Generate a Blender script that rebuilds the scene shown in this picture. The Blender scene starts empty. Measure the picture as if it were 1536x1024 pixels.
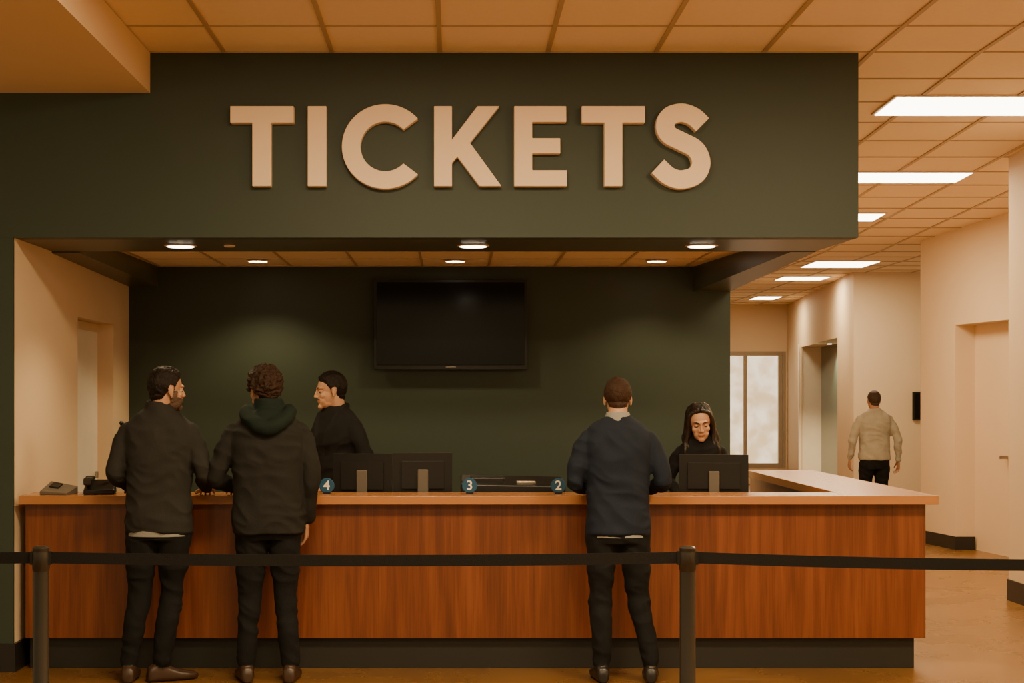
import bpy, bmesh, math, random
from mathutils import Vector, Matrix, noise
from mathutils.bvhtree import BVHTree
random.seed(7)
V = Vector
scene = bpy.context.scene
COL = scene.collection

# ------------------------------------------------------------------ materials
def mk(name, color, rough=0.6, metal=0.0, ns=6.0, na=0.08, bump=0.0, bs=60.0,
       stretch=(1, 1, 1), coat=0.0, spec=0.5, emit=None, estr=0.0):
    m = bpy.data.materials.new(name)
    m.use_nodes = True
    nt = m.node_tree
    b = nt.nodes['Principled BSDF']
    tc = nt.nodes.new('ShaderNodeTexCoord')
    mp = nt.nodes.new('ShaderNodeMapping')
    mp.inputs['Scale'].default_value = stretch
    nt.links.new(tc.outputs['Object'], mp.inputs['Vector'])
    n = nt.nodes.new('ShaderNodeTexNoise')
    n.inputs['Scale'].default_value = ns
    n.inputs['Detail'].default_value = 5
    nt.links.new(mp.outputs[0], n.inputs['Vector'])
    mx = nt.nodes.new('ShaderNodeMix')
    mx.data_type = 'RGBA'
    c = list(color[:3])
    mx.inputs[6].default_value = [max(0, x * (1 - na)) for x in c] + [1]
    mx.inputs[7].default_value = [min(1, x * (1 + na)) for x in c] + [1]
    nt.links.new(n.outputs['Fac'], mx.inputs[0])
    nt.links.new(mx.outputs[2], b.inputs['Base Color'])
    b.inputs['Roughness'].default_value = rough
    b.inputs['Metallic'].default_value = metal
    b.inputs['Specular IOR Level'].default_value = spec
    b.inputs['Coat Weight'].default_value = coat
    if bump > 0:
        n2 = nt.nodes.new('ShaderNodeTexNoise')
        n2.inputs['Scale'].default_value = bs
        n2.inputs['Detail'].default_value = 4
        nt.links.new(mp.outputs[0], n2.inputs['Vector'])
        bp = nt.nodes.new('ShaderNodeBump')
        bp.inputs['Strength'].default_value = bump
        bp.inputs['Distance'].default_value = 0.01
        nt.links.new(n2.outputs['Fac'], bp.inputs['Height'])
        nt.links.new(bp.outputs[0], b.inputs['Normal'])
    if emit:
        b.inputs['Emission Color'].default_value = list(emit) + [1]
        b.inputs['Emission Strength'].default_value = estr
    return m

def wood_mat(name, c1, c2, c3, rough=0.38):
    m = bpy.data.materials.new(name)
    m.use_nodes = True
    nt = m.node_tree
    b = nt.nodes['Principled BSDF']
    tc = nt.nodes.new('ShaderNodeTexCoord')
    mp = nt.nodes.new('ShaderNodeMapping')
    mp.inputs['Scale'].default_value = (7, 7, 0.5)
    nt.links.new(tc.outputs['Object'], mp.inputs['Vector'])
    n = nt.nodes.new('ShaderNodeTexNoise')
    n.inputs['Scale'].default_value = 2.2
    n.inputs['Detail'].default_value = 8
    n.inputs['Distortion'].default_value = 0.4
    nt.links.new(mp.outputs[0], n.inputs['Vector'])
    mp2 = nt.nodes.new('ShaderNodeMapping')
    mp2.inputs['Scale'].default_value = (70, 70, 1.5)
    nt.links.new(tc.outputs['Object'], mp2.inputs['Vector'])
    n2 = nt.nodes.new('ShaderNodeTexNoise')
    n2.inputs['Scale'].default_value = 2.0
    n2.inputs['Detail'].default_value = 3
    nt.links.new(mp2.outputs[0], n2.inputs['Vector'])
    ad = nt.nodes.new('ShaderNodeMath'); ad.operation = 'MULTIPLY_ADD'
    ad.inputs[1].default_value = 0.35
    nt.links.new(n2.outputs['Fac'], ad.inputs[0])
    ml = nt.nodes.new('ShaderNodeMath'); ml.operation = 'MULTIPLY'
    ml.inputs[1].default_value = 0.8
    nt.links.new(n.outputs['Fac'], ml.inputs[0])
    nt.links.new(ml.outputs[0], ad.inputs[2])
    cr = nt.nodes.new('ShaderNodeValToRGB')
    cr.color_ramp.elements[0].position = 0.35
    cr.color_ramp.elements[0].color = list(c1) + [1]
    cr.color_ramp.elements[1].position = 0.75
    cr.color_ramp.elements[1].color = list(c3) + [1]
    e = cr.color_ramp.elements.new(0.55)
    e.color = list(c2) + [1]
    nt.links.new(ad.outputs[0], cr.inputs[0])
    nt.links.new(cr.outputs[0], b.inputs['Base Color'])
    b.inputs['Roughness'].default_value = rough
    b.inputs['Coat Weight'].default_value = .25
    b.inputs['Coat Roughness'].default_value = .2
    return m

M = {}
M['green'] = mk('green_wall_paint', (0.027, 0.043, 0.028), 0.55, ns=2, na=0.06, bump=0.05, bs=150)
M['greenbeam'] = mk('green_soffit_paint', (0.065, 0.070, 0.042), 0.35, ns=2, na=0.05)
M['tan'] = mk('tan_wall_paint', (0.72, 0.55, 0.36), 0.7, ns=1.5, na=0.04, bump=0.04, bs=160)
M['tan2'] = mk('tan_trim_paint', (0.72, 0.54, 0.35), 0.5, ns=2, na=0.04)
M['bulk'] = mk('bulkhead_paint', (0.74, 0.54, 0.33), 0.75, ns=1.5, na=0.03)
M['tile'] = mk('ceiling_tile', (0.88, 0.70, 0.48), 0.9, ns=30, na=0.04, bump=0.1, bs=200)
M['grid'] = mk('ceiling_grid_metal', (0.48, 0.35, 0.21), 0.5, ns=5, na=0.04)
M['base'] = mk('baseboard_rubber', (0.012, 0.011, 0.009), 0.45)
M['wood'] = wood_mat('counter_wood_veneer', (0.085, 0.018, 0.004), (0.145, 0.033, 0.006), (0.215, 0.058, 0.011))
M['top'] = mk('counter_top_laminate', (0.42, 0.175, 0.058), 0.25, ns=10, na=0.08, stretch=(0.4, 4, 4))
M['plinth'] = mk('counter_plinth', (0.012, 0.011, 0.008), 0.5)
M['letter'] = mk('sign_letter_face', (0.95, 0.74, 0.52), 0.5, ns=3, na=0.02)
M['black'] = mk('black_plastic', (0.010, 0.009, 0.008), 0.35, spec=.35)
M['blackm'] = mk('black_satin_metal', (0.040, 0.034, 0.027), 0.3, 0.5)
M['screen'] = mk('glass_screen', (0.004, 0.004, 0.004), 0.13, ns=2, na=0.1, spec=.25)
M['grey'] = mk('grey_plastic', (0.12, 0.10, 0.08), 0.4)
M['silver'] = mk('brushed_silver', (0.35, 0.30, 0.25), 0.35, 0.8)
M['belt'] = mk('belt_webbing', (0.010, 0.009, 0.008), 0.8, bump=0.3, bs=400, spec=.2)
M['light'] = mk('light_diffuser', (1, .95, .85), 0.5, emit=(1.0, 0.90, 0.72), estr=12.0)
M['spot'] = mk('downlight_lens', (1, .95, .85), 0.5, emit=(1.0, 0.88, 0.68), estr=14.0)
M['ring'] = mk('downlight_trim', (0.75, 0.6, 0.45), 0.4)
M['blue'] = mk('sign_blue', (0.015, 0.075, 0.15), 0.3)
M['white'] = mk('sign_white', (0.85, 0.75, 0.6), 0.4)
M['glass'] = mk('dark_teal_glass', (0.04, 0.075, 0.070), 0.1)
M['frame'] = mk('window_frame', (0.34, 0.26, 0.17), 0.4)
M['outside'] = mk('daylight_backdrop', (0.6, 0.5, 0.36), 0.9, ns=1.2, na=0.5, emit=(1.0, 0.80, 0.52), estr=1.6)  # emissive colour stands in for the bright daylight outdoors
m_ = M['outside']; nt_ = m_.node_tree; b_ = nt_.nodes['Principled BSDF']
no_ = [n_ for n_ in nt_.nodes if n_.bl_idname == 'ShaderNodeTexNoise'][0]
no_.inputs['Scale'].default_value = 2.6
rp_ = nt_.nodes.new('ShaderNodeValToRGB')
rp_.color_ramp.elements[0].position = .38; rp_.color_ramp.elements[0].color = (.70, .50, .27, 1)
rp_.color_ramp.elements[1].position = .60; rp_.color_ramp.elements[1].color = (1, .84, .6, 1)
nt_.links.new(no_.outputs['Fac'], rp_.inputs[0]); nt_.links.new(rp_.outputs[0], b_.inputs['Emission Color'])
M['jamb'] = mk('white_jamb_paint', (.85, .78, .66), .5)

def floor_mat():
    m = bpy.data.materials.new('polished_floor')
    m.use_nodes = True
    nt = m.node_tree
    b = nt.nodes['Principled BSDF']
    tc = nt.nodes.new('ShaderNodeTexCoord')
    n = nt.nodes.new('ShaderNodeTexNoise')
    n.inputs['Scale'].default_value = 1.6
    n.inputs['Detail'].default_value = 7
    n.inputs['Roughness'].default_value = 0.55
    n.inputs['Distortion'].default_value = 0.4
    nt.links.new(tc.outputs['Object'], n.inputs['Vector'])
    cr = nt.nodes.new('ShaderNodeValToRGB')
    cr.color_ramp.elements[0].position = 0.3
    cr.color_ramp.elements[0].color = (0.17, 0.075, 0.018, 1)
    cr.color_ramp.elements[1].position = 0.7
    cr.color_ramp.elements[1].color = (0.25, 0.118, 0.031, 1)
    nt.links.new(n.outputs['Fac'], cr.inputs[0])
    nt.links.new(cr.outputs[0], b.inputs['Base Color'])
    rr = nt.nodes.new('ShaderNodeMapRange')
    rr.inputs['To Min'].default_value = 0.20
    rr.inputs['To Max'].default_value = 0.36
    nt.links.new(n.outputs['Fac'], rr.inputs['Value'])
    nt.links.new(rr.outputs[0], b.inputs['Roughness'])
    return m
M['floor'] = floor_mat()

# ------------------------------------------------------------------ mesh builder
class MB:
    def __init__(s):
        s.v = []; s.f = []; s.m = []; s.mats = []
    def mi(s, mat):
        if mat not in s.mats: s.mats.append(mat)
        return s.mats.index(mat)
    def add(s, verts, faces, mat):
        o = len(s.v); k = s.mi(mat)
        s.v += [V(p) for p in verts]
        for f in faces:
            s.f.append([i + o for i in f]); s.m.append(k)
    def hexa(s, b, t, mat):
        s.add(list(b) + list(t), [(0, 3, 2, 1), (4, 5, 6, 7), (0, 1, 5, 4), (1, 2, 6, 5), (2, 3, 7, 6), (3, 0, 4, 7)], mat)
    def box(s, x0, x1, y0, y1, z0, z1, mat):
        s.hexa([(x0, y0, z0), (x1, y0, z0), (x1, y1, z0), (x0, y1, z0)],
               [(x0, y0, z1), (x1, y0, z1), (x1, y1, z1), (x0, y1, z1)], mat)
    def prism(s, pts, z0, z1, mat):
        n = len(pts)
        v = [(p[0], p[1], z0) for p in pts] + [(p[0], p[1], z1) for p in pts]
        f = [tuple(reversed(range(n))), tuple(range(n, 2 * n))]
        f += [(i, (i + 1) % n, (i + 1) % n + n, i + n) for i in range(n)]
        s.add(v, f, mat)
    def lathe(s, prof, c, mat, n=32):
        v = []; f = []
        for r, z in prof:
            for i in range(n):
                a = 2 * math.pi * i / n
                v.append((c[0] + r * math.cos(a), c[1] + r * math.sin(a), c[2] + z))
        for j in range(len(prof) - 1):
            for i in range(n):
                k = (i + 1) % n
                f.append((j * n + i, j * n + k, (j + 1) * n + k, (j + 1) * n + i))
        f.append(tuple(reversed(range(n))))
        f.append(tuple(range((len(prof) - 1) * n, len(prof) * n)))
        s.add(v, f, mat)
    def wall(s, p0, p1, th, z0, z1, mat, ops=()):
        p0 = V(p0); p1 = V(p1); L = (p1 - p0).length; u = (p1 - p0) / L
        n = V((u.y, -u.x)) * th
        def seg(a, b, za, zb):
            if b - a < 1e-4 or zb - za < 1e-4: return
            q = [p0 + u * a, p0 + u * b, p0 + u * b + n, p0 + u * a + n]
            s.prism([(w.x, w.y) for w in q], za, zb, mat)
        cur = 0
        for (a, b, zb, zt) in ops:
            seg(cur, a, z0, z1)
            seg(a, b, z0, zb); seg(a, b, zt, z1)
            cur = b
        seg(cur, L, z0, z1)
    def obj(s, name, parent=None, smooth=False, bevel=0, seg=2):
        me = bpy.data.meshes.new(name)
        me.from_pydata([tuple(p) for p in s.v], [], s.f)
        for m in s.mats: me.materials.append(m)
        for p, k in zip(me.polygons, s.m):
            p.material_index = k
            p.use_smooth = smooth
        bm = bmesh.new(); bm.from_mesh(me)
        bmesh.ops.recalc_face_normals(bm, faces=bm.faces)
        bm.to_mesh(me); bm.free()
        o = bpy.data.objects.new(name, me)
        COL.objects.link(o)
        if parent: o.parent = parent
        if bevel:
            b = o.modifiers.new('bevel', 'BEVEL')
            b.width = bevel; b.segments = seg; b.limit_method = 'ANGLE'; b.angle_limit = math.radians(40)
        if smooth:
            try:
                me.set_sharp_from_angle(angle=math.radians(40))
            except Exception:
                pass
        return o

def empty(name, loc=(0, 0, 0), rot=0, sc=1):
    e = bpy.data.objects.new(name, None)
    e.location = loc; e.rotation_euler = (0, 0, rot); e.scale = (sc, sc, sc)
    e.empty_display_size = 0.2
    COL.objects.link(e)
    return e

# ------------------------------------------------------------------ room shell
def zc(d):
    if d <= 9: return 3.608
    if d <= 18: return 3.608 - 0.036 * (d - 9)
    return 3.284

b = MB(); b.box(-6.2, 9.5, -3, 30, -0.1, 0, M['floor']); b.obj('floor')

b = MB()
prof = [(-3, zc(0)), (9, zc(9)), (18, zc(18)), (30, zc(30))]
for (d0, z0), (d1, z1) in zip(prof[:-1], prof[1:]):
    b.hexa([(-6.2, d0, z0), (9.5, d0, z0), (9.5, d1, z1), (-6.2, d1, z1)],
           [(-6.2, d0, z0 + .08), (9.5, d0, z0 + .08), (9.5, d1, z1 + .08), (-6.2, d1, z1 + .08)], M['tile'])
b.obj('ceiling')
b = MB()
x = -0.078 - 0.628 * 9
while x < 9.3:
    w = 0.013
    for (d0, z0), (d1, z1) in zip(prof[:-1], prof[1:]):
        b.hexa([(x - w, d0, z0 - .008), (x + w, d0, z0 - .008), (x + w, d1, z1 - .008), (x - w, d1, z1 - .008)],
               [(x - w, d0, z0 + .01), (x + w, d0, z0 + .01), (x + w, d1, z1 + .01), (x - w, d1, z1 + .01)], M['grid'])
    x += 0.628
d = 9 - 0.64 * 18
while d < 29:
    z = zc(d)
    b.box(-6.2, 9.3, d - .009, d + .009, z - .007, z + .01, M['grid'])
    d += 0.64
b.obj('trim_ceiling_grid')

# left bulkhead
b = MB(); b.box(-6.2, -1.764, -3, 8.998, 3.367, 3.60, M['bulk']); b.obj('ceiling_bulkhead')

# fascia box with soffit and beams
b = MB()
b.box(-6.2, 2.357, 9.0, 9.12, 2.526, 3.605, M['green'])
b.prism([(-6.2, 9.12), (2.350, 9.12), (2.31, 9.86), (-6.2, 9.86)], 2.5262, 2.68, M['greenbeam'])
b.hexa([(-2.56, 9.86, 2.515), (-2.38, 9.86, 2.515), (-2.33, 12.2, 2.468), (-2.56, 12.2, 2.468)],
       [(-2.56, 9.86, 2.70), (-2.38, 9.86, 2.70), (-2.33, 12.2, 2.70), (-2.56, 12.2, 2.70)], M['greenbeam'])
b.hexa([(2.149, 9.86, 2.522), (2.31, 9.86, 2.522), (2.184, 12.2, 2.43), (1.895, 12.2, 2.43)],
       [(2.149, 9.86, 2.70), (2.31, 9.86, 2.70), (2.184, 12.2, 2.70), (1.895, 12.2, 2.70)], M['greenbeam'])
b.hexa([(2.25, 9.13, 2.70), (2.345, 9.13, 2.70), (2.184, 12.35, 2.70), (2.08, 12.35, 2.70)],
       [(2.25, 9.13, 3.6), (2.345, 9.13, 3.6), (2.184, 12.35, 3.5), (2.08, 12.35, 3.5)], M['green'])
b.obj('wall_fascia')
# booth ceiling
b = MB()
b.box(-2.5, 2.1, 9.87, 12.19, 2.626, 2.66, M['tile'])
x = -0.24 - 0.515 * 4
while x < 2.1:
    b.box(x - .009, x + .009, 9.87, 12.19, 2.620, 2.63, M['grid']); x += 0.515
for d in (10.3, 10.9, 11.5, 12.1):
    b.box(-2.45, 2.05, d - .008, d + .008, 2.621, 2.63, M['grid'])
b.obj('ceiling_booth')

b = MB(); b.box(-2.7, 2.184, 12.2, 12.35, 0, 3.5, M['green']); b.obj('wall_back')
b = MB(); b.box(-6.2, -2.56, 9.0, 9.02, 0, 2.5255, M['green']); b.box(-6.2, -2.72, 9.02, 9.12, 0, 2.5255, M['green']); b.obj('wall_pier')
b = MB()
b.wall((-2.56, 12.2), (-2.56, 9.02), 0.14, 0, 2.55, M['tan'], ops=[(0.55, 1.66, 0, 2.145)])
b.obj('wall_left')
b = MB()
b.box(-2.70, -2.68, 10.5, 11.7, 0, 2.16, M['tan2'])
b.box(-2.69, -2.665, 10.62, 11.58, 0, 2.08, M['jamb'])
b.lathe([(0.0, 0), (.012, 0), (.012, .05), (0, .05)], (-2.64, 11.45, 1.0), M['silver'], 12)
b.obj('door_1')
b = MB(); b.box(-6.2, -2.545, 8.985, 9.0, 0, 0.165, M['base']); b.box(-2.56, -2.545, 9.0, 10.5, 0, 0.165, M['base'])
b.obj('baseboard_left')

# hallway walls
b = MB(); b.wall((5.15, 17.0), (5.40, 15.0), -0.22, 0, 3.6, M['tan'], ops=[(0.826, 2.0, 0, 2.35)])
b.wall((5.40, 15.0), (5.55, 12.2), -0.22, 0, 3.6, M['tan'])
b.wall((5.15, 17.0), (7.2, 17.0), -0.05, 0, 3.5, M['tan'])
b.obj('wall_right')
b = MB()
b.hexa([(5.455, 16.3, 0), (5.50, 16.3, 0), (5.66, 14.9, 0), (5.615, 14.9, 0)],
       [(5.455, 16.3, 2.36), (5.50, 16.3, 2.36), (5.66, 14.9, 2.36), (5.615, 14.9, 2.36)], M['tan2'])
b.box(5.46, 5.54, 15.45, 15.48, 0.98, 1.01, M['silver'])
b.obj('door_2')
b = MB(); b.box(4.38, 9.5, -3, 12.2, 0, 3.6, M['tan']); b.obj('wall_side')
b = MB()
b.wall((5.142, 17.0), (5.245, 16.175), -0.012, 0, .14, M['base'])
b.box(5.245, 5.455, 16.16, 16.175, 0, .14, M['base'])
b.obj('baseboard_right')
b = MB(); b.box(4.366, 4.38, -3, 12.2, 0, .165, M['base']); b.obj('baseboard_side')
b = MB(); b.box(5.41, 7.2, 20.9, 21.1, 0, 3.4, M['tan'])
b.wall((6.15, 28.5), (5.41, 21.1), -0.02, 0, 3.4, M['tan'], ops=[(2.1, 6.28, 0, 2.45)])
b.obj('wall_hall')
b = MB()
b.box(5.9, 6.6, 26.42, 26.46, 0, 2.5, M['jamb'])
b.hexa([(6.28, 26.4, 0), (6.33, 26.4, 0), (5.98, 22.1, 0), (5.93, 22.1, 0)],
       [(6.28, 26.4, 2.5), (6.33, 26.4, 2.5), (5.98, 22.1, 2.5), (5.93, 22.1, 2.5)], M['glass'])
b.hexa([(6.23, 25.2, 0), (6.30, 25.2, 0), (6.29, 25.1, 0), (6.22, 25.1, 0)],
       [(6.23, 25.2, 2.5), (6.30, 25.2, 2.5), (6.29, 25.1, 2.5), (6.22, 25.1, 2.5)], M['black'])
b.prism([(5.54, 22.12), (6.6, 22.12), (6.6, 26.40), (5.955, 26.40)], 2.452, 2.51, M['tan2'])
b.obj('door_3')
b = MB(); b.wall((2.184, 12.36), (2.184, 28.5), -0.12, 0, 3.4, M['tan']); b.obj('wall_hall_left')
b = MB(); b.wall((2.0, 28.5), (6.6, 28.5), -0.15, 0, 3.4, M['tan'], ops=[(2.4, 4.11, 0.3, 2.44)]); b.obj('wall_far')
b = MB()
for xx in (4.40, 5.35, 5.99, 6.06):
    b.box(xx, xx + .06, 28.48, 28.56, .3, 2.44, M['frame'])
for zz in (.3, 2.36):
    b.box(4.41, 6.11, 28.487, 28.55, zz, zz + .08, M['frame'])
b.obj('window_1')
b = MB(); b.box(1, 10, 31, 31.1, 0, 5, M['outside']); b.obj('daylight_backdrop')  # glowing backdrop sheet added behind the far window, no real building

# ------------------------------------------------------------------ ceiling lights
LC = (1.0, 0.74, 0.385)
def troffer(x0, x1, d0, d1, power):
    e = empty('ceiling_light_panel', ((x0 + x1) / 2, (d0 + d1) / 2, 0))
    z0, z1 = zc(d0) - .012, zc(d1) - .012
    bb = MB()
    cx, cy = (x0 + x1) / 2, (d0 + d1) / 2
    def q(a, bx, c, dd, o, t, mat):
        bb.hexa([(a - cx, c - cy, z0 - o), (bx - cx, c - cy, z0 - o), (bx - cx, dd - cy, z1 - o), (a - cx, dd - cy, z1 - o)],
                [(a - cx, c - cy, z0 + t), (bx - cx, c - cy, z0 + t), (bx - cx, dd - cy, z1 + t), (a - cx, dd - cy, z1 + t)], mat)
    q(x0 - .02, x1 + .02, d0 - .02, d1 + .02, 0, .01, M['ring'])
    q(x0, x1, d0, d1, .004, .0, M['light'])
    bb.obj('diffuser', e)
    l = bpy.data.lights.new('troffer_lamp', 'AREA')
    l.shape = 'RECTANGLE'; l.size = x1 - x0; l.size_y = d1 - d0
    l.energy = power; l.color = LC
    o = bpy.data.objects.new('troffer_lamp', l); COL.objects.link(o)
    o.parent = e; o.location = (0, 0, min(z0, z1) - .03)
for a in [(2.90, 4.12, 10.1, 10.64, 62), (3.1, 4.31, 12.84, 13.3, 62), (3.0, 4.2, 15.05, 15.5, 62),
          (4.5, 5.28, 19.15, 20.0, 50), (4.62, 5.26, 21.6, 22.2, 32), (5.1, 5.5, 25.9, 26.6, 32),
          (-0.8, 0.4, 5.6, 6.2, 150), (1.9, 3.1, 5.6, 6.2, 150), (-0.8, 0.4, 1.9, 2.5, 110), (1.9, 3.1, 1.9, 2.5, 110)]:  # out-of-view panels added to light the ceiling, fascia and letters
    troffer(*a)

def downlight(x, d, z, power, r=.095):
    e = empty('recessed_downlight', (x, d, z))
    bb = MB()
    bb.lathe([(r * .98, .0), (r, -.004), (r * 0.86, -.008), (r * .8, -.003)], (0, 0, 0), M['ring'], 28)
    bb.lathe([(r * .8, -.009), (r * .78, -.0105)], (0, 0, 0), M['spot'] if power else M['ring'], 28)
    bb.obj('trim_and_lens', e)
    if power:
        l = bpy.data.lights.new('downlight_lamp', 'SPOT')
        l.energy = power; l.spot_size = math.radians(125); l.spot_blend = 0.6; l.shadow_soft_size = .05
        l.color = LC
        o = bpy.data.objects.new('downlight_lamp', l); COL.objects.link(o)
        o.parent = e; o.location = (0, 0, -.03)
for x, p in ((-1.67, 60), (.122, 24), (1.52, 24)): downlight(x, 9.47, 2.526, p, .10)
downlight(-1.37, 9.47, 2.526, 0, .035)  # small unlit disc for a sprinkler head, not a lamp
downlight(5.98, 24.6, 2.452, 380, .05)  # extra lamp added in the far door recess to brighten its jamb
for x, p in ((-1.465, 60), (.015, 40), (1.525, 40)): downlight(x, 11.6, 2.62, p, .085)

# ------------------------------------------------------------------ sign letters
S = 259.0
def PX(p): return ((p[0] - 680) / S, 1.6 + (595 - p[1]) / S)
polys = []
polys.append([(346, 160), (441, 160), (441, 185), (407, 185), (407, 280), (379, 280), (379, 185), (346, 185)])
polys.append([(462, 160), (490, 160), (490, 280), (462, 280)])
c = []
for i in range(49):
    a = math.radians(41 + (319 - 41) * i / 48); c.append((578 + 65 * math.cos(a), 220.5 - 63.5 * math.sin(a)))
for i in range(49):
    a = math.radians(317 - (317 - 43) * i / 48); c.append((578 + 37 * math.cos(a), 220.5 - 37 * math.sin(a)))
polys.append(c)
polys.append([(651, 160), (678, 160), (678, 210), (716, 160), (749, 160), (705, 215), (752, 280), (719, 280), (686, 236), (678, 245), (678, 280), (651, 280)])
polys.append([(771, 160), (849, 160), (849, 184), (798, 184), (798, 208), (840, 208), (840, 231), (798, 231), (798, 256), (850, 256), (850, 280), (771, 280)])
polys.append([(872, 160), (967, 160), (967, 185), (933, 185), (933, 280), (906, 280), (906, 185), (872, 185)])
def cr(p0, p1, p2, p3, t):
    return 0.5 * ((2 * p1) + (-p0 + p2) * t + (2 * p0 - 5 * p1 + 4 * p2 - p3) * t * t + (-p0 + 3 * p1 - 3 * p2 + p3) * t ** 3)
ctrl = [V(p) for p in [(1053, 188), (1040, 176), (1022, 170), (1004, 175), (997, 189), (1003, 203), (1022, 213), (1043, 225), (1051, 245), (1043, 263), (1022, 270), (1003, 265), (986, 250)]]
cp = [ctrl[0] * 2 - ctrl[1]] + ctrl + [ctrl[-1] * 2 - ctrl[-2]]
path = []
for i in range(1, len(cp) - 2):
    for k in range(5): path.append(cr(cp[i - 1], cp[i], cp[i + 1], cp[i + 2], k / 5))
path.append(ctrl[-1])
Lf = []; Rt = []
for i, p in enumerate(path):
    t = (path[min(i + 1, len(path) - 1)] - path[max(i - 1, 0)]).normalized()
    n = V((-t.y, t.x)) * 14
    Lf.append(p + n); Rt.append(p - n)
polys.append([tuple(p) for p in Lf] + [tuple(p) for p in reversed(Rt)])
b = MB()
for pl in polys:
    q = [PX(p) for p in pl]; n = len(q)
    v = [(x, 8.935, z) for x, z in q] + [(x, 8.999, z) for x, z in q]
    f = [tuple(range(n)), tuple(range(2 * n - 1, n - 1, -1))] + [(i, i + n, (i + 1) % n + n, (i + 1) % n) for i in range(n)]
    b.add(v, f, M['letter'])
b.obj('tickets_sign', bevel=.004)

# ------------------------------------------------------------------ counter
b = MB()
b.box(-2.51, 2.77, 9.07, 9.12, .185, .975, M['wood'])
b.box(2.74, 2.77, 9.12, 12.15, .185, .975, M['wood'])
b.box(2.33, 2.36, 9.34, 12.15, .17, .975, M['wood'])
b.box(-2.50, 2.72, 9.13, 9.17, 0, .184, M['plinth'])
b.box(2.68, 2.72, 9.17, 12.15, 0, .184, M['plinth'])
b.prism([(-2.525, 8.98), (2.82, 8.98), (2.82, 12.17), (2.30, 12.17), (2.30, 9.32), (-2.525, 9.32)], .975, 1.026, M['top'])
b.box(-2.5, 2.30, 9.30, 9.34, .85, .974, M['plinth'])
b.box(-2.5, 2.32, 9.34, 9.90, .90, .94, M['top'])
b.box(-2.5, -2.46, 9.18, 9.88, .0, .90, M['wood'])
b.box(-.05, .0, 9.18, 9.88, .0, .90, M['wood'])
b.obj('ticket_counter', bevel=.003)

# ------------------------------------------------------------------ tv
b = MB()
b.box(-.622, .578, 12.10, 12.14, 1.815, 2.515, M['black'])
b.box(-.600, .556, 12.094, 12.101, 1.85, 2.495, M['screen'])
b.box(-.06, .02, 12.096, 12.1, 1.828, 1.838, M['grey'])
b.box(-.30, .26, 12.14, 12.2, 1.95, 2.35, M['black'])
b.obj('wall_television', bevel=.006)

# ------------------------------------------------------------------ desk equipment
def monitor(x, y, w, h, zt, rot=0, zd=.94):
    e = empty('computer_monitor', (x, y, zd), rot)
    H = zt - zd
    bb = MB()
    bb.box(-w / 2, w / 2, 0.0, .022, H - h, H, M['black'])
    bb.box(-w / 2 + .012, w / 2 - .012, .022, .024, H - h + .015, H - .012, M['screen'])
    bb.box(-w / 2 + .05, w / 2 - .05, -.02, .0, H - h + .03, H - .05, M['black'])
    bb.obj('panel', e, bevel=.006)
    bb = MB()
    bb.box(-.032, .032, -.045, -.02, .008, H - .10, M['grey'])
    bb.box(-.11, .11, -.10, .09, 0, .010, M['grey'])
    bb.obj('stand', e, bevel=.004)
monitor(-.557, 9.50, .362, .25, 1.252, math.radians(-4))
monitor(-.188, 9.50, .362, .25, 1.257, math.radians(3))
monitor(1.60, 9.50, .42, .24, 1.246, math.radians(-6))
def keyboard(x, y, rot=0):
    e = empty('keyboard', (x, y, .941), rot)
    bb = MB()
    bb.box(-.21, .21, -.065, .065, 0, .014, M['black'])
    for i in range(14):
        for j in range(5):
            bb.box(-.2 + i * .0287, -.2 + i * .0287 + .024, -.055 + j * .0225, -.036 + j * .0225, .014, .02, M['blackm'])
    bb.obj('keys', e)
keyboard(-.4, 9.70); keyboard(1.55, 9.70)

b = MB()
b.hexa([(-.32, .0, 0), (.32, .0, 0), (.32, .36, 0), (-.32, .36, 0)], [(-.32, .0, .130), (.32, .0, .118), (.32, .36, .158), (-.32, .36, .172)], M['black'])
b.box(.02, .14, .05, .12, .125, .148, M['silver'])
b.box(-.26, -.05, .06, .30, .125, .168, M['black'])
o = b.obj('receipt_printer_unit', bevel=.008); o.location = (.365, 9.40, .94)

def numsign(x, ch):
    e = empty('counter_number_sign', (x, 9.14, 1.026))
    bb = MB()
    n = 36; v = []; f = []
    rings = [(.008, .045), (-.006, .045), (-.009, .041)]
    for y, r in rings:
        for i in range(n):
            a = 2 * math.pi * i / n; v.append((r * math.cos(a), y, .050 + r * math.sin(a)))
    for j in range(2):
        for i in range(n):
            k = (i + 1) % n; f.append((j * n + i, j * n + k, (j + 1) * n + k, (j + 1) * n + i))
    f.append(tuple(range(n))); f.append(tuple(range(2 * n, 3 * n)))
    bb.add(v, f, M['blue'])
    bb.box(-.022, .022, -.012, .022, 0, .012, M['black'])
    bb.obj('disc', e)
    cu = bpy.data.curves.new('numeral', 'FONT'); cu.body = ch; cu.size = .078; cu.extrude = .0015; cu.offset = .0012
    cu.align_x = 'CENTER'; cu.align_y = 'CENTER'
    o = bpy.data.objects.new('numeral', cu); COL.objects.link(o); o.parent = e
    o.location = (0, -.0105, .050); o.rotation_euler = (math.pi / 2, 0, 0)
    cu.materials.append(M['white'])
numsign(-.748, '4'); numsign(.096, '3'); numsign(.620, '2')

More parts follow.
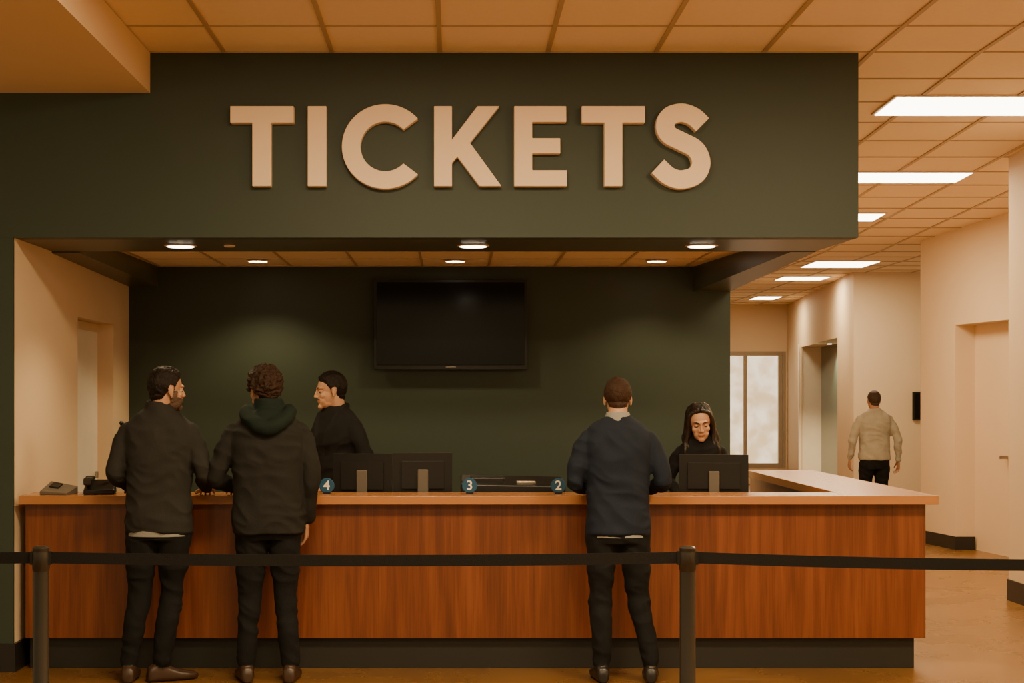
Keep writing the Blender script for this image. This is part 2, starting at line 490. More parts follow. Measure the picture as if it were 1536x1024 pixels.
b = MB()
b.hexa([(-.085, -.07, .0), (.085, -.07, 0), (.085, .09, 0), (-.085, .09, 0)], [(-.085, -.07, .022), (.085, -.07, .012), (.085, .09, .045), (-.085, .09, .075)], M['grey'])
b.hexa([(-.06, .0, .03), (.0, .0, .03), (.0, .07, .05), (-.06, .07, .055)], [(-.06, .0, .049), (.0, .0, .042), (.0, .07, .062), (-.06, .07, .072)], M['black'])
o = b.obj('card_reader', bevel=.004); o.location = (-2.33, 9.12, 1.026); o.rotation_euler = (0, 0, math.radians(-10))
e = empty('desk_telephone', (-2.09, 9.15, 1.026), math.radians(8))
b = MB()
b.hexa([(-.09, -.08, 0), (.09, -.08, 0), (.09, .09, 0), (-.09, .09, 0)], [(-.09, -.08, .03), (.09, -.08, .03), (.085, .08, .085), (-.085, .08, .085)], M['black'])
b.obj('phone_body', e, bevel=.008)
b = MB()
b.box(-.085, -.04, -.085, .085, .075, .10, M['blackm']); b.box(-.09, -.035, -.09, -.045, .055, .1, M['blackm']); b.box(-.09, -.035, .045, .09, .08, .105, M['blackm'])
b.obj('handset', e, bevel=.01)

# ------------------------------------------------------------------ organic shape helpers
def resample(pts, rad, sub):
    P = [pts[0] * 2 - pts[1]] + pts + [pts[-1] * 2 - pts[-2]]
    R = [rad[0]] + rad + [rad[-1]]
    op = []; orr = []
    for i in range(1, len(P) - 2):
        for k in range(sub):
            t = k / sub
            op.append(cr(P[i - 1], P[i], P[i + 1], P[i + 2], t))
            s = t * t * (3 - 2 * t)
            orr.append(R[i] * (1 - s) + R[i + 1] * s)
    op.append(pts[-1]); orr.append(rad[-1])
    return op, orr

def limb(pts, rad, n=18, sub=5, ref=(1, 0, 0), asp=1.0, cap=True):
    pts = [V(p) for p in pts]; rad = list(rad)
    P, R = resample(pts, rad, sub)
    T = []
    for i in range(len(P)):
        T.append((P[min(i + 1, len(P) - 1)] - P[max(i - 1, 0)]).normalized())
    if cap:
        ps = []; rs = []; ts = []
        for k in (0.15, 0.6, 0.9):
            ps.append(P[0] - T[0] * R[0] * math.sqrt(1 - k * k) * .9); rs.append(R[0] * k); ts.append(T[0])
        pe = []; re_ = []; te = []
        for k in (0.9, 0.6, 0.15):
            pe.append(P[-1] + T[-1] * R[-1] * math.sqrt(1 - k * k) * .9); re_.append(R[-1] * k); te.append(T[-1])
        P = ps + P + pe; R = rs + R + re_; T = ts + T + te
    v = []; f = []
    ref = V(ref)
    for p, r, t in zip(P, R, T):
        u = (ref - t * ref.dot(t))
        if u.length < 1e-4: u = V((0, 1, 0)) - t * t.y
        u.normalize(); w = t.cross(u)
        for i in range(n):
            a = 2 * math.pi * i / n
            v.append(p + u * (r * math.cos(a)) + w * (r * asp * math.sin(a)))
    m = len(P)
    for j in range(m - 1):
        for i in range(n):
            k = (i + 1) % n
            f.append((j * n + i, j * n + k, (j + 1) * n + k, (j + 1) * n + i))
    f.append(tuple(reversed(range(n)))); f.append(tuple(range((m - 1) * n, m * n)))
    return v, f

def ell(c, r, n=20, m=12, rot=None):
    v = []; f = []
    c = V(c)
    for j in range(m + 1):
        ph = math.pi * (j + .02) / (m + .04)
        for i in range(n):
            a = 2 * math.pi * i / n
            p = V((r[0] * math.sin(ph) * math.cos(a), r[1] * math.sin(ph) * math.sin(a), r[2] * math.cos(ph)))
            if rot: p = rot @ p
            v.append(c + p)
    for j in range(m):
        for i in range(n):
            k = (i + 1) % n
            f.append((j * n + i, (j + 1) * n + i, (j + 1) * n + k, j * n + k))
    f.append(tuple(range(n))); f.append(tuple(reversed(range(m * n, (m + 1) * n))))
    return v, f

def loft(secs, n=36, p=2.4, sub=4):
    S2 = [secs[0]] + list(secs) + [secs[-1]]
    rows = []
    for i in range(1, len(S2) - 2):
        for k in range(sub):
            t = k / sub
            rows.append([cr(S2[i - 1][q], S2[i][q], S2[i + 1][q], S2[i + 2][q], t) for q in range(5)])
    rows.append(list(secs[-1]))
    v = []; f = []
    for z, rx, ry, cx, cy in rows:
        for i in range(n):
            a = 2 * math.pi * i / n
            ca, sa = math.cos(a), math.sin(a)
            v.append(V((cx + rx * math.copysign(abs(ca) ** (2 / p), ca), cy + ry * math.copysign(abs(sa) ** (2 / p), sa), z)))
    m = len(rows)
    for j in range(m - 1):
        for i in range(n):
            k = (i + 1) % n
            f.append((j * n + i, j * n + k, (j + 1) * n + k, (j + 1) * n + i))
    f.append(tuple(reversed(range(n)))); f.append(tuple(range((m - 1) * n, m * n)))
    return v, f

def foot(ankle, yaw):
    secs = [(-.085, .022, .055), (-.075, .034, .085), (-.04, .040, .105), (.0, .042, .105), (.05, .045, .080), (.10, .050, .060), (.15, .049, .050), (.19, .038, .042), (.212, .018, .030)]
    v = []; f = []; n = 20
    R = Matrix.Rotation(yaw, 3, 'Z')
    for y, w, h in secs:
        for i in range(n):
            a = 2 * math.pi * i / n
            z = h / 2 + (h / 2) * math.copysign(abs(math.sin(a)) ** .6, math.sin(a))
            v.append(R @ V((w * math.copysign(abs(math.cos(a)) ** .8, math.cos(a)), y, z)) + V((ankle[0], ankle[1], 0.003)))
    for j in range(len(secs) - 1):
        for i in range(n):
            k = (i + 1) % n
            f.append((j * n + i, j * n + k, (j + 1) * n + k, (j + 1) * n + i))
    f.append(tuple(reversed(range(n)))); f.append(tuple(range((len(secs) - 1) * n, len(secs) * n)))
    return v, f

def fuse(parts, voxel, smooth=4):
    v = []; f = []; bylab = {}
    for lab, (pv, pf) in parts:
        o = len(v); v += [tuple(p) for p in pv]; f += [tuple(i + o for i in q) for q in pf]
        bv, bf = bylab.setdefault(lab, ([], []))
        o2 = len(bv); bv += [tuple(p) for p in pv]; bf += [tuple(i + o2 for i in q) for q in pf]
    me = bpy.data.meshes.new('tmp'); me.from_pydata(v, [], f)
    bm = bmesh.new(); bm.from_mesh(me); bmesh.ops.recalc_face_normals(bm, faces=bm.faces); bm.to_mesh(me); bm.free()
    ob = bpy.data.objects.new('tmp', me); COL.objects.link(ob)
    r = ob.modifiers.new('r', 'REMESH'); r.mode = 'VOXEL'; r.voxel_size = voxel
    if smooth:
        s = ob.modifiers.new('s', 'SMOOTH'); s.factor = .5; s.iterations = smooth
    dg = bpy.context.evaluated_depsgraph_get()
    out = bpy.data.meshes.new_from_object(ob.evaluated_get(dg))
    bpy.data.objects.remove(ob); bpy.data.meshes.remove(me)
    trees = {l: BVHTree.FromPolygons(bv, bf) for l, (bv, bf) in bylab.items()}
    labs = []
    for p in out.polygons:
        best = None; bd = 9
        for l, t in trees.items():
            h = t.find_nearest(p.center)
            if h[3] is not None and h[3] < bd: bd = h[3]; best = l
        labs.append(best)
    return out, labs

def finish(me, labs, mats, name, parent):
    keys = list(mats.keys())
    me.materials.clear()
    for k in keys: me.materials.append(mats[k])
    for p, l in zip(me.polygons, labs):
        p.material_index = keys.index(l); p.use_smooth = True
    o = bpy.data.objects.new(name, me); COL.objects.link(o); o.parent = parent
    return o

def wrinkle(me, labs, amps):
    n = len(me.vertices); va = [0.0] * n
    for p, l in zip(me.polygons, labs):
        a = amps.get(l, 0)
        for i in p.vertices: va[i] = a
    off = random.random() * 50
    nr = [v.normal.copy() for v in me.vertices]
    for v, a, nn in zip(me.vertices, va, nr):
        if a == 0: continue
        p = v.co
        w = V((noise.noise(p * 5 + V((off, 0, 0))), noise.noise(p * 5 + V((0, off, 3))), noise.noise(p * 5 + V((9, 0, off))))) * .06
        q = p + w
        n1 = noise.noise(V((q.x * 6 + off, q.y * 6, q.z * 10)))
        n2 = noise.noise(V((q.x * 14, q.y * 14 + off, q.z * 24)))
        n3 = 1 - abs(noise.noise(V((q.x * 8 + q.z * 6, q.y * 8, q.z * 11 + off)))) * 3
        v.co = p + nn * a * (n1 * 1.0 + n2 * .3 + n3 * .6 - .2)

SK = lambda c: mk('skin', c, 0.5, ns=25, na=0.06, bump=.05, bs=200)

def sstep(x, a, b_):
    t = max(0, min(1, (x - a) / (b_ - a))); return t * t * (3 - 2 * t)

ZL = [(0, .072), (35, .066), (60, .050), (76, .020), (86, -.018), (96, .012), (112, -.015), (135, -.055), (180, -.072)]
def zline(phi, shift=0):
    for (a, za), (c_, zb) in zip(ZL[:-1], ZL[1:]):
        if phi <= c_:
            t = (phi - a) / (c_ - a); return za + (zb - za) * t + shift
    return ZL[-1][1] + shift

def head(parent, M4, skin, hair, hair_t=.010, curl=0.0, beard=0, moust=0, longhair=False, female=False, closed=.6, brow=True):
    k = .93 if female else 1.0
    parts = [('skin', ell((0, -.014, .030), (.074, .094, .085))),
             ('skin', ell((0, .022, -.025), (.063 * k, .066, .078))),
             ('skin', ell((0, .032, -.074), (.052 * k, .050, .036))),
             ('skin', ell((0, .067 if female else .073, -.093), (.024, .018, .018))),
             ('skin', limb([(0, .082, .020), (0, .094, -.004), (0, .104, -.025)], [.007, .0078, .0085], n=12, sub=4)),
             ('skin', ell((.009, .093, -.029), (.0075, .010, .007))), ('skin', ell((-.009, .093, -.029), (.0075, .010, .007))),
             ('skin', ell((0, .074, .026), (.052 * k, .016, .012))),
             ('skin', ell((.038, .058, -.022), (.021, .021, .022))), ('skin', ell((-.038, .058, -.022), (.021, .021, .022))),
             ('skin', ell((.025 * k, .052, -.055), (.027, .028, .032))), ('skin', ell((-.025 * k, .052, -.055), (.027, .028, .032))),
             ('lips', ell((0, .0805, -.055), (.023, .0105, .0050))), ('lips', ell((0, .0795, -.063), (.020, .0105, .0060))),
             ('skin', limb([(0, -.028, -.04), (0, -.036, -.11), (0, -.045, -.165), (0, -.05, -.21)], [.056 * k, .054 * k, .057 * k, .072 * k]))]
    for s in (1, -1):
        parts.append(('skin', ell((s * .075, -.010, -.004), (.0075, .017, .029), rot=Matrix.Rotation(s * -.35, 3, 'Z') @ Matrix.Rotation(.2, 3, 'X'))))
        parts.append(('skin', ell((s * .075, -.004, -.028), (.007, .010, .012))))
    me, labs = fuse(parts, .0035, 4)
    off = V((random.random() * 20, 3, 7))
    nr = [v.normal.copy() for v in me.vertices]
    hv = [False] * len(me.vertices); bv = [False] * len(me.vertices)
    for i, v in enumerate(me.vertices):
        p = v.co.copy()
        for s in (1, -1):
            dx, dz = p.x - s * .031, p.z - .006
            if p.y > .04:
                g = math.exp(-(dx * dx / .00026 + dz * dz / .00013))
                v.co.y -= .013 * g
        phi = math.degrees(abs(math.atan2(p.x, p.y)))
        ear = abs(p.x) > .0765 and -.035 < p.y < .03 and -.05 < p.z < .032
        h = p.z - zline(phi, .014 if female and phi < 60 else 0)
        if h > 0 and not ear and p.z > -.09:
            hv[i] = True
            d_ = hair_t * sstep(h, 0, .022) * (1 + .5 * sstep(p.z, .05, .1))
            nz = noise.noise(V((p.x * 55, p.y * 30, p.z * 30)) + off) * .35 + noise.noise(p * 120 + off) * .2
            d_ *= (1 + nz)
            if curl:
                q = p * 38 + off
                d_ += curl * sstep(h, .005, .03) * (0.6 + 1.5 * abs(noise.noise(q)) + .7 * noise.noise(q * 2.3))
            v.co += nr[i] * d_
        elif not ear:
            lipz = (abs(p.x) < .024 and -.070 < p.z < -.048 and p.y > .07)
            jawreg = (p.z < -.036 - .25 * max(0, p.y - .05) and p.z > -.118 and p.y > -.005 + .2 * max(0, -.04 - p.z)) and not (p.z < -.1 and p.y < .03)
            side = (abs(p.x) > .052 and -.04 < p.z < .0 and -.0 < p.y < .038)
            if beard and (jawreg or side) and not lipz:
                bv[i] = True; v.co += nr[i] * .0035 * (1 + noise.noise(p * 150))
            if moust and (-.050 < p.z < -.038 and p.y > .072 and abs(p.x) < .030):
                bv[i] = True; v.co += nr[i] * .004
    for j, p in enumerate(me.polygons):
        vs = p.vertices
        if sum(hv[q] for q in vs) * 2 > len(vs): labs[j] = 'hair'
        elif sum(bv[q] for q in vs) * 2 > len(vs): labs[j] = 'beard'
    lipm = mk('lips', [skin_c * f_ for skin_c, f_ in zip(skin, (.80, .62, .56))], .4)
    sk = SK(skin)
    hm = mk('hair', hair, .6, ns=160, na=.55, bump=.5, bs=260, stretch=(1, 1, .22), spec=.22)
    bm_ = mk('beard', [a * .55 + b2 * .18 for a, b2 in zip(hair, skin)], .7, ns=120, na=.3)
    root = empty('head'); root.parent = parent; root.matrix_local = M4
    finish(me, labs, {'skin': sk, 'lips': lipm, 'hair': hm, 'beard': bm_}, 'head_surface', root)
    eb = MB()
    ew = mk('eye_white', (.55, .48, .40), .25); ei = mk('iris', (.03, .018, .01), .2)
    for s in (1, -1):
        v, f = ell((s * .031, .066, .005), (.0125, .0125, .0115), 20, 14); eb.add(v, f, ew)
        v, f = ell((s * .031, .0745, .003), (.0055, .0048, .0055), 14, 8); eb.add(v, f, ei)
        v, f = ell((s * .031, .0665, .005 + .011 * (1 - closed)), (.0145, .0140, .0105), 20, 12); eb.add(v, f, sk)
        v, f = limb([(s * .017, .0745, .001), (s * .031, .0805, -.001), (s * .045, .0725, .001)], [.0012, .0016, .0012], n=8, sub=4); eb.add(v, f, hm)
        if brow:
            v, f = limb([(s * .013, .087, .025), (s * .030, .0865, .031), (s * .048, .074, .027)], [.0028, .0042, .0020], n=10, sub=4, ref=(0, 0, 1), asp=.8); eb.add(v, f, hm)
    eb.obj('eyes_and_brows', root, smooth=True)
    if longhair:
        hp = []
        for s in (1, -1):
            for q in range(22):
                a = (q % 11) / 10
                wv = random.random() * 6.28; o_ = .012 if q > 10 else 0
                x0 = s * (.010 + .02 * a)
                y0 = .052 - .13 * a
                L = -.24 - .07 * random.random()
                hp.append(('hair', limb([(x0, y0, .112 - .02 * abs(a - .4)), (s * .058, y0 * .9 - .008, .078),
                                         (s * (.077 + o_ * .5), y0 * .8 - .014, .02),
                                         (s * (.080 + o_ * .7 + .010 * math.sin(wv)), y0 * .7 - .012, -.05),
                                         (s * (.090 + o_ + .012 * math.sin(wv + 2)), y0 * .7 + .0, -.12),
                                         (s * (.088 + o_ + .014 * math.sin(wv + 4)), y0 * .8 + .02, -.18),
                                         (s * (.082 + .03 * random.random()), y0 * .9 + .03, L)],
                                        [.010, .011, .012, .0125, .0125, .011, .004], n=10, sub=4)))
        for q in range(9):
            a = -1 + q / 4
            hp.append(('hair', limb([(a * .03, -.05, .112), (a * .06, -.10, .06), (a * .075, -.112, -.03), (a * .085, -.105, -.12), (a * .09, -.10, -.22)], [.018, .024, .026, .026, .010], n=10, sub=4)))
        hp.append(('hair', ell((0, -.034, .040), (.081, .094, .084))))
        hme, hl = fuse(hp, .004, 1)
        nr = [v.normal.copy() for v in hme.vertices]
        for v, nn in zip(hme.vertices, nr):
            p = v.co
            v.co = p + nn * .004 * noise.noise(V((p.x * 90, p.y * 90, p.z * 8)))
        hm2 = mk('long_hair', [q_ * 1.6 for q_ in hair], .38, ns=120, na=.5, bump=.35, bs=200, stretch=(1, 1, .12), spec=.5)
        finish(hme, hl, {'hair': hm2}, 'long_hair', root)
    return root

def hand(parent, wrist, fwd, up, side, skinm, curl=.35):
    parts = [('s', limb([(0, -.02, 0), (0, .0, 0), (0, .035, 0), (0, .085, .0)], [.026, .027, .036, .040], n=20, asp=.45))]
    for x, L, r in ((-.031, .062, .0078), (-.0105, .078, .0086), (.0105, .084, .0088), (.031, .075, .0085)):
        p = V((x, .078, 0)); pts = [p.copy()]; a = 0; rr = [r * 1.1]
        p = p + V((x * .1, .014, 0)); pts.append(p.copy()); rr.append(r * 1.05)
        for q, fr in enumerate((.45, .32, .25)):
            a += curl * (0.7, 1.1, .8)[q]
            p = p + V((x * .06, math.cos(a) * L * fr, -math.sin(a) * L * fr)); pts.append(p.copy()); rr.append(r * (1.0, .93, .8)[q])
        parts.append(('s', limb(pts, rr, n=12, sub=3)))
    parts.append(('s', limb([(.018, .018, -.004), (.042, .045, -.012), (.056, .072, -.018), (.062, .098, -.026)], [.014, .012, .0105, .0085], n=12, sub=3)))
    me, labs = fuse(parts, .0028, 2)
    y = V(fwd).normalized(); z = V(up); z = (z - y * z.dot(y)).normalized(); x = y.cross(z)
    mx = Matrix(((x.x * side, y.x, z.x, wrist[0]), (x.y * side, y.y, z.y, wrist[1]), (x.z * side, y.z, z.z, wrist[2]), (0, 0, 0, 1)))
    me.transform(mx)
    if side < 0: me.flip_normals()
    return finish(me, labs, {'s': skinm}, 'hand', parent)

def person(name, loc, rot, sc, spec):
    root = empty(name, loc, rot, sc)
    lean = spec.get('lean', 0.0)
    wd = spec.get('w', 1.0)
    def LN(p): return V((p[0], p[1] + lean * max(0, p[2] - .95), p[2]))
    hem = spec.get('hem', .85)
    T = spec.get('thick', 0.0)
    top = [(hem, .180 * wd + T, .130 + T, 0, 0), (hem + .05, .182 * wd + T, .132 + T, 0, 0), (1.06, .172 * wd + T, .122 + T, 0, -.002), (1.20, .180 * wd + T, .124 + T, 0, -.004),
           (1.32, .192 * wd + T * .8, .130 + T * .8, 0, -.008), (1.40, .195 * wd + T * .5, .122 + T * .6, 0, -.012), (1.452, .176 * wd, .106 + T * .3, 0, -.014),
           (1.495, .136 * wd, .086, 0, -.016), (1.522, .096, .076, 0, -.016), (1.545, .066, .066, 0, -.014)]
    female = spec.get('female', False)
    if female:
        top = [(z, rx * .90 if z < 1.0 or z > 1.25 else rx * .80, ry * .9, cx, cy) for z, rx, ry, cx, cy in top]
    v, f = loft(top); v = [LN(p) for p in v]
    parts = [('top', (v, f))]; extra = []
    if female:
        for s in (1, -1):
            e_ = ell((s * .075, .085, 1.27), (.062, .055, .062)); parts.append(('top', ([LN(p) for p in e_[0]], e_[1])))
    if spec.get('collar', 'jacket') == 'jacket':
        v, f = loft([(1.50, .098, .086, 0, -.016), (1.54, .080, .078, 0, -.018), (1.575, .072, .072, 0, -.018)], n=28, p=2, sub=3)
        parts.append(('top', ([LN(p) for p in v], f)))
    if spec.get('collar') == 'shirt':
        v, f = loft([(1.50, .085, .075, 0, -.02), (1.55, .069, .068, 0, -.02), (1.560, .064, .064, 0, -.02)], n=28, p=2, sub=3)
        extra.append(('shirt_collar', [LN(p) for p in v], f))
    if spec.get('shirt_hem'):
        v, f = loft([(hem - spec['shirt_hem'], .176 * wd, .124, 0, 0), (hem + .03, .178 * wd, .126, 0, 0)], sub=2)
        extra.append(('shirt_hem', v, f))
    if spec.get('lapel'):
        lp = [(.030, .135, 1.24), (.055, .128, 1.34), (.078, .085, 1.45), (.080, .0, 1.525), (.055, -.075, 1.545), (0, -.095, 1.55), (-.055, -.075, 1.545), (-.080, .0, 1.525), (-.078, .085, 1.45), (-.055, .128, 1.34), (-.030, .135, 1.24)]
        parts.append(('top', limb([LN(p) for p in lp], [.008, .020, .022, .020, .018, .018, .018, .020, .022, .020, .008], sub=4, ref=(0, 0, 1), asp=.7)))
    if spec.get('hood'):
        hp = [(.085, .055, 1.50), (.115, -.01, 1.525), (.115, -.085, 1.50), (.065, -.140, 1.455), (0, -.158, 1.425), (-.065, -.140, 1.455), (-.115, -.085, 1.50), (-.115, -.01, 1.525), (-.085, .055, 1.50)]
        parts.append(('hood', limb([LN(p) for p in hp], [.030, .038, .042, .046, .050, .046, .042, .038, .030], sub=4, ref=(0, 0, 1))))
        e_ = ell((0, -.10, 1.485), (.105, .055, .055)); parts.append(('hood', ([LN(p) for p in e_[0]], e_[1])))
        v, f = loft([(1.49, .10, .09, 0, -.02), (1.55, .090, .082, 0, -.02), (1.59, .080, .078, 0, -.024)], n=28, p=2, sub=3)
        parts.append(('hood', ([LN(p) for p in v], f)))
    hands = []
    for s, (el, wr, hf, hu, cu) in zip((-1, 1), spec['arms']):
        sh = LN((s * (.166 if not female else .145) * wd, -.012, 1.402))
        el, wr = V(el), V(wr)
        sh2 = sh + (el - sh) * .35 + V((s * .012, -.004, .004))
        ar = spec.get('armr', 1.0)
        parts.append(('top', limb([sh, sh2, el, el + (wr - el) * .45 + V((0, 0, -.004)), wr], [.062 * ar, .059 * ar, .050 * ar, .046 * ar, .037 * ar], sub=5)))
        hands.append((wr + (wr - el).normalized() * .018, hf, hu, s, cu))
    pel = [(.80, .150 * wd, .112, 0, 0), (.86, .168 * wd, .120, 0, 0), (.95, .168 * wd, .115, 0, 0), (1.02, .158 * wd, .108, 0, 0)]
    parts.append(('pants', loft(pel)))
    for s, (kn, an, fy) in zip((-1, 1), spec['legs']):
        hip = V((s * .088 * wd, 0, .87)); kn, an = V(kn), V(an)
        pr = spec.get('legr', 1.0)
        parts.append(('pants', limb([hip, hip + (kn - hip) * .5 + V((0, -.004, 0)), kn, kn + (an - kn) * .4 + V((0, -.016, 0)), an + V((0, -.01, .03))], [.100 * pr, .086 * pr, .066 * pr, .062 * pr, .052 * pr], sub=5)))
        parts.append(('shoes', foot(an, fy)))
    me, labs = fuse(parts, .0075, 4)
    wrinkle(me, labs, {'top': spec.get('wr', .0085), 'pants': .008, 'hood': .007})
    for v in me.vertices:
        if v.co.z < .003: v.co.z = .003
    mats = {k: v for k, v in spec['mats'].items()}
    for k in ('top', 'pants', 'shoes', 'hood', 'shirt'):
        if k not in mats: mats[k] = mats['top']
    finish(me, labs, mats, 'clothed_body', root)
    for nm, v, f in extra:
        bb = MB(); bb.add(v, f, mats['shirt']); bb.obj(nm, root, smooth=True)
    sk = SK(spec['skin'])
    for w_, hf, hu, s, cu in hands:
        hand(root, w_, hf, hu, -s, sk, cu)
    hz = spec.get('hz', 1.642)
    nb = LN((0, -.03, 1.50))
    yaw, pit, roll = spec['head']
    m4 = (Matrix.Translation(nb) @ Matrix.Rotation(math.radians(yaw), 4, 'Z') @ Matrix.Rotation(math.radians(pit), 4, 'X')
          @ Matrix.Rotation(math.radians(roll), 4, 'Y') @ Matrix.Translation(V((0, .040, hz - 1.50))) @ Matrix.Scale(spec.get('hs', 1.0), 4))
    head(root, m4, spec['skin'], spec['hair'], **spec.get('hk', {}))
    return root

def cloth(n, c, b_=.25): return mk(n, [x * k_ for x, k_ in zip(c, (.62, .72, .85))], .85, ns=14, na=.18, bump=b_, bs=260, spec=.2)
pants = cloth('black_trousers', (.011, .010, .009))
shoe = mk('leather_shoes', (.040, .020, .010), .4)
shoeb = mk('black_shoes', (.012, .010, .009), .35)
shirtw = cloth('pale_shirt', (.42, .36, .28))
DARKHAIR = (.010, .006, .004)

UP = (0, 0, 1)
R = math.radians
person('customer_man', (-1.655, 8.70, 0), 0, 1.0, dict(
    w=1.0, thick=.008, hem=.845, shirt_hem=.022, lean=.05,
    arms=[((-.245, -.02, 1.165), (-.190, .235, 1.075), (.15, 1, -.05), UP, .3), ((.250, -.02, 1.165), (.225, .235, 1.075), (-.1, 1, -.05), UP, .3)],
    legs=[((-.115, .02, .49), (-.165, -.01, .09), R(5)), ((.065, .03, .49), (.015, .0, .09), R(-62))],
    mats={'top': cloth('dark_jacket', (.036, .030, .023)), 'pants': pants, 'shoes': shoe, 'shirt': shirtw},
    skin=(.40, .21, .12), hair=DARKHAIR, head=(-58, -4, 0), hk=dict(hair_t=.014, beard=1, moust=1)))
person('customer_man', (-1.04, 8.70, 0), R(3), 1.0, dict(
    w=1.04, thick=.018, hem=.835, hood=True, lean=.03, armr=1.08,
    arms=[((-.295, .0, 1.155), (-.215, .235, 1.08), (-.15, 1, -.05), UP, .35), ((.240, -.02, 1.15), (.215, .075, .915), (-.1, .35, -1), (1, 0, 0), .4)],
    legs=[((-.105, .02, .49), (-.125, .0, .09), R(12)), ((.095, .02, .49), (.125, -.01, .09), R(-4))],
    mats={'top': cloth('dark_parka', (.026, .022, .017)), 'hood': cloth('green_hood', (.013, .022, .015)), 'pants': pants, 'shoes': shoe, 'shirt': shirtw},
    skin=(.42, .22, .125), hair=(.026, .012, .006), head=(28, -6, 0), hk=dict(hair_t=.012, curl=.014)))
person('customer_man', (.925, 8.70, 0), 0, .972, dict(
    w=1.0, thick=.006, hem=.86, collar='shirt', shirt_hem=.020, lean=.03,
    arms=[((-.250, -.01, 1.165), (-.175, .235, 1.10), (.3, 1, -.05), UP, .3), ((.262, -.01, 1.165), (.215, .235, 1.10), (-.2, 1, -.05), UP, .3)],
    legs=[((-.100, .02, .49), (-.095, .0, .09), R(4)), ((.120, .03, .49), (.190, -.01, .09), R(-6))],
    mats={'top': cloth('navy_sweater', (.019, .023, .033)), 'pants': pants, 'shoes': shoeb, 'shirt': shirtw},
    skin=(.48, .26, .155), hair=(.036, .016, .008), head=(-4, -8, 0), hk=dict(hair_t=.008)))
person('ticket_clerk_man', (-.735, 10.14, 0), R(132), 1.0, dict(
    w=1.0, thick=.006, lean=.10, collar='tee', lapel=True,
    arms=[((-.255, .0, 1.175), (-.20, .22, 1.03), (.2, 1, -.1), UP, .3), ((.255, .0, 1.175), (.20, .22, 1.03), (-.2, 1, -.1), UP, .3)],
    legs=[((-.10, .02, .49), (-.11, .0, .09), 0), ((.10, .02, .49), (.11, .0, .09), 0)],
    mats={'top': cloth('black_clerk_jacket', (.016, .013, .011)), 'pants': pants, 'shoes': shoeb},
    skin=(.48, .26, .15), hair=DARKHAIR, head=(-24, -6, 0), hk=dict(hair_t=.012, moust=1)))
person('ticket_clerk_woman', (1.62, 10.14, 0), R(172), .885, dict(
    female=True, w=.95, lean=.10, hs=1.10, hz=1.635, collar='tee', armr=.82, legr=.9,
    arms=[((-.225, .0, 1.19), (-.16, .22, 1.09), (.2, 1, -.1), UP, .3), ((.225, .0, 1.19), (.16, .22, 1.09), (-.2, 1, -.1), UP, .3)],
    legs=[((-.09, .02, .49), (-.10, .0, .09), 0), ((.09, .02, .49), (.10, .0, .09), 0)],
    mats={'top': cloth('black_blouse', (.014, .011, .010)), 'pants': pants, 'shoes': shoeb},
    skin=(.52, .28, .165), hair=DARKHAIR, head=(4, -17, 4), hk=dict(hair_t=.008, longhair=True, female=True, closed=.9)))
person('walking_man', (4.90, 18.0, 0), R(4), .95, dict(
    w=1.04, thick=.006, hem=.92, collar='tee', wr=.010, lean=.02,
    arms=[((-.275, -.03, 1.16), (-.285, .05, .94), (0, .3, -1), (-1, 0, 0), .45), ((.270, -.05, 1.16), (.300, -.01, .92), (0, .2, -1), (1, 0, 0), .45)],
    legs=[((-.095, .10, .50), (-.09, .18, .09), 0), ((.095, .02, .49), (.09, -.16, .10), 0)],
    mats={'top': cloth('pale_overshirt', (.62, .48, .32)), 'pants': pants, 'shoes': shoeb},
    skin=(.38, .19, .105), hair=(.05, .03, .018), head=(0, 0, 0), hk=dict(hair_t=.006)))

e = empty('gooseneck_microphone', (-1.93, 9.26, 1.026))
b = MB()
b.lathe([(.04, 0), (.042, .008), (.036, .018), (.012, .022)], (0, 0, 0), M['black'], 24)
v, f = limb([(0, 0, .015), (.0, .0, .18), (-.01, 0, .30), (-.035, -.02, .38)], [.006, .005, .005, .005], n=10); b.add(v, f, M['black'])
v, f = limb([(-.035, -.02, .38), (-.05, -.035, .42)], [.011, .013], n=14); b.add(v, f, M['black'])
b.obj('microphone_body', e, smooth=True)

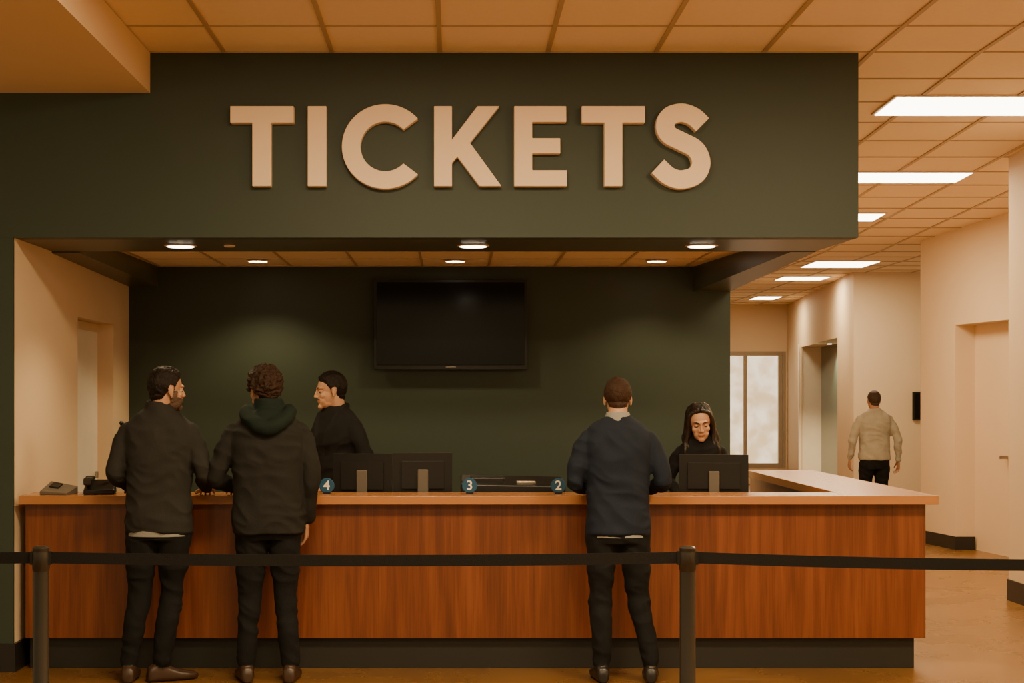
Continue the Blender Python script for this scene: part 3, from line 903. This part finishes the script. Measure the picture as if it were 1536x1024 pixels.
# ------------------------------------------------------------------ stanchions
def ribbon(bb, p0, p1, sag, h=.046, t=.003, n=30):
    p0 = V(p0); p1 = V(p1); v = []; f = []
    dd = (p1 - p0).normalized(); nn = V((-dd.y, dd.x, 0)) * t / 2
    for i in range(n + 1):
        k = i / n; p = p0.lerp(p1, k); p.z -= sag * 4 * k * (1 - k)
        for q in ((nn, h / 2), (-nn, h / 2), (-nn, -h / 2), (nn, -h / 2)):
            v.append(p + q[0] + V((0, 0, q[1])))
    for i in range(n):
        for j in range(4):
            k = (j + 1) % 4
            f.append((i * 4 + j, i * 4 + k, (i + 1) * 4 + k, (i + 1) * 4 + j))
    f.append((0, 1, 2, 3)); f.append(tuple(n * 4 + q for q in (3, 2, 1, 0)))
    bb.add(v, f, M['belt'])
def stanchion(x, y, nxt=None, sag=.01):
    e = empty('queue_barrier_post', (x, y, 0))
    bb = MB()
    bb.lathe([(.175, 0), (.178, .008), (.172, .016), (.10, .030), (.045, .038), (.0325, .055), (.0315, .90), (.0315, .905), (.034, .908), (.034, .975), (.032, .982), (.033, .985), (.033, .995), (.024, 1.002), (.0, 1.003)], (0, 0, 0), M['blackm'], 36)
    for a in (0, math.pi):
        bb.box(.026 if a == 0 else -.042, .042 if a == 0 else -.026, -.010, .010, .928, .982, M['black'])
    bb.obj('post', e, smooth=True)
    if nxt:
        b2 = MB(); ribbon(b2, (.036, 0, .956), (nxt[0] - x - .036, nxt[1] - y, .956), sag); b2.obj('retractable_belt', e)
pts = [(-4.3, 6.22), (-1.653, 6.2), (.939, 6.2), (3.6, 6.02)]
for i, p in enumerate(pts):
    stanchion(p[0], p[1], pts[i + 1] if i < 3 else None, (.006, .012, .02, 0)[i])

b = MB(); b.box(6.2, 6.55, 20.86, 20.9, 1.29, 1.67, M['black']); b.box(6.22, 6.53, 20.855, 20.861, 1.31, 1.65, M['screen']); b.obj('wall_notice_screen', bevel=.004)

# ------------------------------------------------------------------ world + camera
w = bpy.data.worlds.new('World'); scene.world = w; w.use_nodes = True
bg = w.node_tree.nodes['Background']
bg.inputs[0].default_value = (1.0, .73, .38, 1); bg.inputs[1].default_value = 0.66

cam = bpy.data.cameras.new('camera'); co = bpy.data.objects.new('camera', cam); COL.objects.link(co)
co.location = (0, 0, 1.6); co.rotation_euler = (math.pi / 2, 0, 0)
cam.sensor_width = 36; cam.lens = 2320 / 1536 * 36
cam.shift_x = 88 / 1536; cam.shift_y = 83 / 1536
cam.clip_end = 100
scene.camera = co
